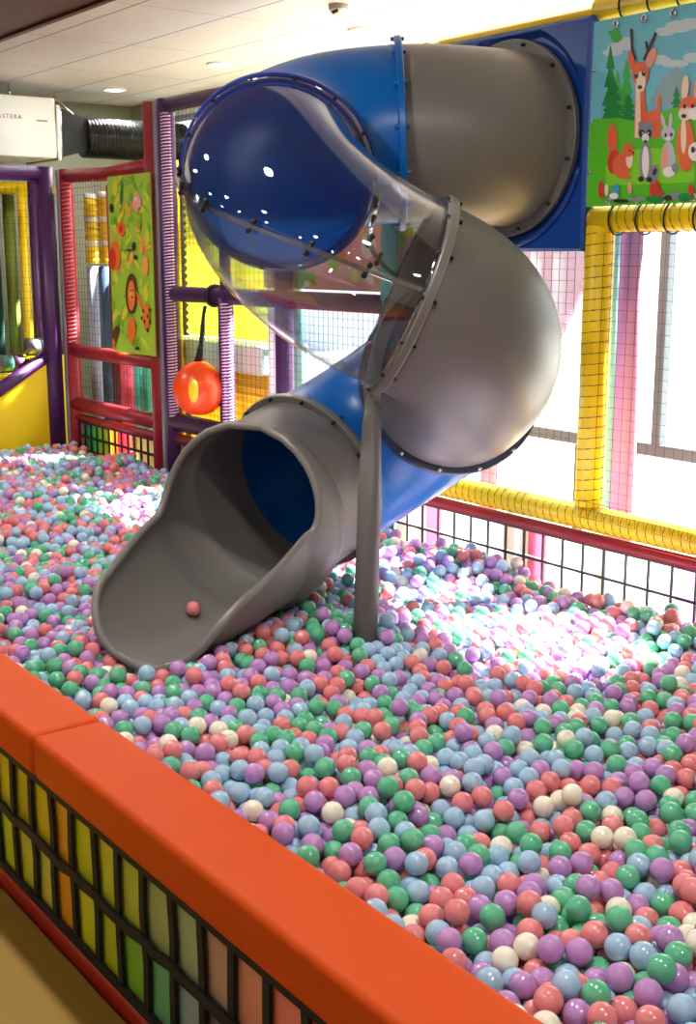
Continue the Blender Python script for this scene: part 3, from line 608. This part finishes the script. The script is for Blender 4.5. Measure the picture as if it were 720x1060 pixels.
# mounting panel on the wall: square plate with round opening
xa,xb,za,zb_=-4.62,-3.60,1.985,2.915; cx,cz=-4.06,2.463
b=MB(); seg=64; yf,yk=3.885,3.94; prof=[]
for k in range(seg):
    a=2*PI*k/seg; c_,s_=math.cos(a),math.sin(a)
    tx_=min(((xb-cx)/c_ if c_>1e-6 else ((xa-cx)/c_ if c_<-1e-6 else 9)),((zb_-cz)/s_ if s_>1e-6 else ((za-cz)/s_ if s_<-1e-6 else 9)))
    prof.append((c_,s_,tx_))
# snap the square corners
def cornerfix():
    for X_,Z_ in ((xa,za),(xa,zb_),(xb,za),(xb,zb_)):
        a=math.atan2(Z_-cz,X_-cx)%(2*PI); k=round(a/(2*PI)*seg)%seg; r_=math.hypot(X_-cx,Z_-cz); prof[k]=(math.cos(a),math.sin(a),r_)
cornerfix(); rows=[]
for (kind,yy) in ((0,yk),(1,yk),(1,yf+.01),(2,yf),(3,yf),(4,yf+.028),(5,yf+.028)):
    row=[]
    for c_,s_,T in prof:
        r_={0:RT-.01,1:T,2:T-.015,3:min(RT+.10,T-.02),4:min(RT+.07,T-.05),5:RT-.01}[kind]; row.append((cx+c_*r_,yy,cz+s_*r_))
    rows.append(row)
vs=[v for r_ in rows for v in r_];fs=[]
for i in range(len(rows)-1):
    for k in range(seg): fs.append((i*seg+k,i*seg+(k+1)%seg,(i+1)*seg+(k+1)%seg,(i+1)*seg+k))
b.add(vs,fs,0,False); mp_=b.build('mounting_panel',mat('panel_blue_plastic','#083F96',.35,bump=.03,bscale=6),ST)
b=MB(); b.tube([(cx+ (RT+.085)*math.cos(a),yf-.004,cz+(RT+.085)*math.sin(a)) for a in [math.radians(250+k*4) for k in range(24)]],.012,8); b.build('raised_rib',M['panel_blue_plastic'],mp_)
flange((V((cx,yf-.0,cz)),V((0,-1,0)),V((1,0,0)),V((0,0,1))),RT-.01,RT+.045,.03,mat('dark_grey_plastic','#6A6764',.4),'wall_ring',None,12,blackm)
# exit chute
def chute():
    pts=[V(K['E'][0]),V((-4.255,2.80,.965)),V((-4.19,2.65,.925)),V((-4.09,2.42,.875)),V((-3.965,2.20,.825)),V((-3.86,2.03,.80)),V((-3.79,1.91,.79))]
    n=96; path=[]
    for i in range(n+1):
        s=i/n*(len(pts)-1); k=min(int(s),len(pts)-2); f=s-k
        p0=pts[max(k-1,0)];p1=pts[k];p2=pts[k+1];p3=pts[min(k+2,len(pts)-1)]
        path.append(.5*((2*p1)+(p2-p0)*f+(2*p0-5*p1+4*p2-p3)*f*f+(3*p1-p0-3*p2+p3)*f**3))
    fr=frames(path); seg=48; b=MB(); outer=[];inner=[]
    def cut(s):
        # half-angle removed from the top
        if s<.33: return 0
        if s<.46: return math.radians(86)*math.sin(PI/2*((s-.33)/.13))**.62
        if s<.74: return math.radians(86+12*(s-.46)/.28)
        q=(s-.74)/.26; return math.radians(98)+math.radians(72)*(1-math.sqrt(max(0,1-q*q)))
    def rad(s):
        r_=RT-(.085*min(1,max(0,(s-.42)/.5))**1.2)
        if .27<s<.47: r_+=.028*math.sin(PI*(s-.27)/.20)
        return r_
    rimL=[];rimR=[]
    grid=[]
    for i,(p,t_,s_,u) in enumerate(fr):
        s=i/n; c=cut(s); row=[]
        for j in range(seg+1):
            a=c+(2*PI-2*c)*j/seg; row.append((p,u*math.cos(a)+s_*math.sin(a),rad(s)))
        grid.append(row)
    return fr,grid,seg,n,cut
fr,grid,seg,n,cut=chute()
b=MB()
for th,fl in ((0,False),(.012,True)):
    vs=[p+d*(r_-th) for row in grid for p,d,r_ in row]; fs=[]
    for i in range(n):
        for j in range(seg):
            q=(i*(seg+1)+j,i*(seg+1)+j+1,(i+1)*(seg+1)+j+1,(i+1)*(seg+1)+j); fs.append(q if fl else q[::-1])
    b.add(vs,fs,0,True)
ec=tag(b.build('exit_chute',grey,ST),'grey hooded exit chute')
k0=next(i for i in range(n+1) if cut(i/n)>0)
L=[grid[i][0] for i in range(k0,n+1)]; Rr=[grid[i][seg] for i in range(k0,n+1)]
edge=[p+d*(r_-.004) for p,d,r_ in reversed(L)]+[p+d*(r_-.004) for p,d,r_ in Rr[0:]]
tip=[grid[n][j] for j in range(seg-1,0,-1)]
edge+=[p+d*(r_-.004) for p,d,r_ in tip]
b=MB(); b.tube(edge,.017,10,closed=True); b.build('rolled_rim',grey,ec)
flange(fr[0],RT-.006,RT+.03,.034,grey,'joint_flange')
# pole
b=MB(); pb=V((-3.42,2.61,.36)); pt=V((-3.655,2.83,1.45)); 
b.tube([pb,pb.lerp(pt,.7),pb.lerp(pt,.9),pt],[.047,.044,.036,.022],18); pl=b.build('support_pole',mat('pole_grey_plastic','#6F6B6A',.45),ST)
b=MB(); b.box(pt.x-.03,pt.x+.03,pt.y-.02,pt.y+.02,pt.z-.05,pt.z+.03); b.build('pole_bracket',steel,pl)
# ------------------------------------------------------------------ balls
D=.06; r=D/2
rng=np.random.default_rng(11)
def surf(x,y):
    return SURF-.0+.018*np.sin(2.1*x+1.3*y)+.014*np.sin(5.3*x-2.2*y+1)+.012*np.sin(3.1*y+7*x)+.05*np.exp(-((x+2.95)**2/.15+(y-3.75)**2/.05))+.05*np.exp(-((x+4.2)**2/.5+(y-3.8)**2/.04))
def frustum(P,marg):
    x,y,z=P[:,0],P[:,1],P[:,2]; fh=-math.sin(YAW)*x+math.cos(YAW)*y; rt=math.cos(YAW)*x+math.sin(YAW)*y; dn=EYE-z
    d=fh*CP+dn*SP; v=(dn*CP-fh*SP); px=360+F*rt/d; py=530+F*v/d
    return px,py,d
x0,x1,y0,y1=-8.96,-.3,1.42,3.90; TH=.15
area=(x1-x0)*(y1-y0); N=int(area*TH*.56/(4/3*PI*r**3))
P=np.column_stack([rng.uniform(x0+r,x1-r,N),rng.uniform(y0+r,y1-r,N),rng.uniform(0,1,N)])
P[:,2]=surf(P[:,0],P[:,1])-TH+r+P[:,2]*(TH-D)
px,py,d=frustum(P,0); keep=(px>-220)&(px<1000)&(py<1350)&(d>.8); P=P[keep]; N=len(P)
caps=[]
for q_,f_ in enumerate(fr):
    if q_%3==0: caps.append((np.array(f_[0]),grid[q_][0][2]+r+.010))
for f_ in S5[-12::3]: caps.append((np.array(f_[0]),RT+r+.004))
pbn=np.array(pb); ptn=np.array(pt)
def pairs(P):
    c=np.floor((P-P.min(0))/D).astype(np.int64); dim=c.max(0)+3; c+=1
    key=(c[:,0]*dim[1]+c[:,1])*dim[2]+c[:,2]; o=np.argsort(key,kind='stable'); ks=key[o]
    I=[];J=[]
    for dx in (-1,0,1):
        for dy in (-1,0,1):
            for dz in (-1,0,1):
                if (dx,dy,dz)<(0,0,0): continue
                k2=key+(dx*dim[1]+dy)*dim[2]+dz
                a=np.searchsorted(ks,k2,'left'); e=np.searchsorted(ks,k2,'right')
                for q in range(int((e-a).max()) if len(a) else 0):
                    m=(a+q)<e; i=np.nonzero(m)[0]; j=o[a[m]+q]
                    if (dx,dy,dz)==(0,0,0): mm=i<j; i=i[mm];j=j[mm]
                    dd=P[j]-P[i]; l2=(dd*dd).sum(1); mm=l2<D*D; I.append(i[mm]);J.append(j[mm])
    return np.concatenate(I),np.concatenate(J)
ITER=110
for it in range(ITER):
    if it<ITER-25: P[:,2]-=.0012
    for sub in range(2 if it<ITER-25 else 7):
        i,j=pairs(P); dd=P[j]-P[i]; l=np.sqrt((dd*dd).sum(1))+1e-9; ov=(D-l)*.5*.9; g=dd/l[:,None]*ov[:,None]
        dp=np.zeros_like(P); cnt=np.zeros(N)
        for k in range(3): dp[:,k]-=np.bincount(i,g[:,k],N); dp[:,k]+=np.bincount(j,g[:,k],N)
        cnt=np.bincount(i,minlength=N)+np.bincount(j,minlength=N); P+=dp/np.maximum(1,cnt*.38)[:,None]
        for c_,rc in caps:
            m=((P-c_)**2).sum(1)<rc*rc
            if m.any():
                v=P[m]-c_; l=np.sqrt((v*v).sum(1)); P[m]=c_+v/l[:,None]*rc
        tt=np.clip((P[:,2]-pbn[2])/(ptn[2]-pbn[2]),0,1)[:,None]; ax=pbn+tt*(ptn-pbn); v=(P-ax)[:,:2]; l=np.sqrt((v*v).sum(1)); m=l<.05+r
        P[m,:2]=ax[m,:2]+v[m]/np.maximum(l[m],1e-6)[:,None]*(.05+r)
        P[:,0]=np.clip(P[:,0],x0+r,x1+.2); P[:,1]=np.clip(P[:,1],y0+r+.006,y1-r); P[:,2]=np.maximum(P[:,2],np.maximum(surf(P[:,0],P[:,1])-TH+r,.36+r+.002))
# drop balls trapped beneath the chute, and deep unseen ones stay as support
fb=np.array([list(f_[0]) for f_ in fr])
ok=np.ones(N,bool)
for c_,rc in caps: ok&=((P-c_)**2).sum(1)>(rc-.005)**2
P=P[ok]; N=len(P)
PALN=['coral pink','orchid lilac','powder blue','mint green','cream white']
PALC=['#E88487','#BE89C8','#A3C6E2','#5DBC90','#F4ECD8']
ci=rng.choice(5,N,p=[.235,.235,.255,.215,.06])
ballm=[mat('ball_'+n_.replace(' ','_'),c,.17,spec=1.0,subs=0) for n_,c in zip(PALN,PALC)]
px,py,d=frustum(P,0); 
# is a ball buried? count neighbours above it toward the camera
top=surf(P[:,0],P[:,1])
vis=(px>-15)&(px<735)&(py<1075)
# a ball shows when no other ball sits close in front of it on its own line of sight
eye=np.array([0,0,EYE]); dirs=P-eye; dist=np.sqrt((dirs**2).sum(1)); du=dirs/dist[:,None]
cand=np.nonzero(vis)[0]; cand=cand[np.argsort(dist[cand])][:1500]
sel=[]
for k in cand:
    q=(dist<dist[k]-.3*r)&(dist>dist[k]-.35); w_=P[q]-eye; tt=w_@du[k]; perp=np.sqrt(np.maximum(0,(w_**2).sum(1)-tt**2))
    # sampled cover: angles
    cov=perp<r*1.9
    s=0
    if cov.any():
        wq=w_[cov]; ux=np.cross(du[k],[0,0,1.]); ux/=np.linalg.norm(ux); uy=np.cross(ux,du[k])
        for aa in range(9):
            rr_=0 if aa==0 else r*.72; a=aa*PI/4; pt_=P[k]-eye+ux*rr_*math.cos(a)+uy*rr_*math.sin(a); dn_=pt_/np.linalg.norm(pt_)
            t2=wq@dn_; pp=(wq**2).sum(1)-t2**2
            if not (pp<r*r).any(): s+=1
    else: s=9
    edge_hidden = P[k,1]<1.46
    if s>=2 and not (P[k,1]<1.50 and P[k,2]<.50): sel.append(k)
    if len(sel)>=300: break
sel=np.array(sel)
def ball_mesh(m,nm,su=28,sv=18):
    b=MB(); b.ball((0,0,0),r*.995,su,sv); me_=b.build('tmp',m); d_=me_.data; bpy.data.objects.remove(me_); d_.name=nm; return d_
LONE=(-4.171,2.323,.577)
bm_=[ball_mesh(m,'plastic_ball_'+str(i)) for i,m in enumerate(ballm)]
gold=rng.uniform(0,6.28,(N,3))
def zone(k):
    if P[k,1]<1.60: return 'lying along the orange barrier at the near end of pit'
    if px[k]>540: return 'in the near right corner of the pit, away from the barrier'
    return 'in the front of the pit, one row in from orange barrier'
for k in sel:
    o=bpy.data.objects.new('plastic_ball',bm_[ci[k]]); C.objects.link(o); o.location=P[k]; o.rotation_euler=gold[k]
    n_=PALN[ci[k]]; z_=zone(k)
    tag(o,n_+' plastic ball '+z_,'ball',n_+' balls '+z_)
rest=np.ones(N,bool); rest[sel]=False; Q_=P[rest]; cq=ci[rest]
me=bpy.data.meshes.new('ball_pit_balls'); me.from_pydata([tuple(p) for p in Q_],[],[])
at_=me.attributes.new('kind_id','INT','POINT'); at_.data.foreach_set('value',cq.astype(np.int32))
bo=bpy.data.objects.new('ball_pit_balls',me); C.objects.link(bo)
tag(bo,'mass of pastel plastic balls filling the pit beyond the foreground ones','balls',None,'stuff')
ng=bpy.data.node_groups.new('ball_instances','GeometryNodeTree'); ng.interface.new_socket('Geometry',in_out='INPUT',socket_type='NodeSocketGeometry'); ng.interface.new_socket('Geometry',in_out='OUTPUT',socket_type='NodeSocketGeometry')
nd=ng.nodes; gi=nd.new('NodeGroupInput'); go=nd.new('NodeGroupOutput'); jn=nd.new('GeometryNodeJoinGeometry')
sphs=nd.new('GeometryNodeMeshUVSphere'); sphs.inputs['Segments'].default_value=24; sphs.inputs['Rings'].default_value=14; sphs.inputs['Radius'].default_value=r*.995
ss=nd.new('GeometryNodeSetShadeSmooth'); ng.links.new(sphs.outputs['Mesh'],ss.inputs[0])
na=nd.new('GeometryNodeInputNamedAttribute'); na.data_type='INT'; na.inputs['Name'].default_value='kind_id'
for i in range(5):
    cmpn=nd.new('FunctionNodeCompare'); cmpn.data_type='INT'; cmpn.operation='EQUAL'; ng.links.new(na.outputs['Attribute'],cmpn.inputs[2]); cmpn.inputs[3].default_value=i
    ip=nd.new('GeometryNodeInstanceOnPoints'); ng.links.new(gi.outputs[0],ip.inputs['Points']); ng.links.new(cmpn.outputs[0],ip.inputs['Selection'])
    sm_=nd.new('GeometryNodeSetMaterial'); sm_.inputs['Material'].default_value=ballm[i]; ng.links.new(ss.outputs[0],sm_.inputs[0]); ng.links.new(sm_.outputs[0],ip.inputs['Instance']); ng.links.new(ip.outputs[0],jn.inputs[0])
ng.links.new(jn.outputs[0],go.inputs[0])
mo=bo.modifiers.new('balls','NODES'); mo.node_group=ng
for m in ballm: me.materials.append(m)
# one ball left on the chute lip
lone=bpy.data.objects.new('plastic_ball',bm_[0]); C.objects.link(lone); lone.location=LONE
tag(lone,'single coral pink ball left lying inside the grey slide mouth','ball')
i,j=pairs(P); print('overlap max',float((D-np.sqrt(((P[i]-P[j])**2).sum(1))).max()), 'n>1mm', int(((D-np.sqrt(((P[i]-P[j])**2).sum(1)))>.002).sum()))
print('balls',N,'individual',len(sel),'rest',len(Q_))
# ------------------------------------------------------------------ view
vs_=bpy.context.scene.view_settings; vs_.view_transform='Standard'; vs_.look='None'; vs_.gamma=1; vs_.use_curve_mapping=False; vs_.exposure=0.0
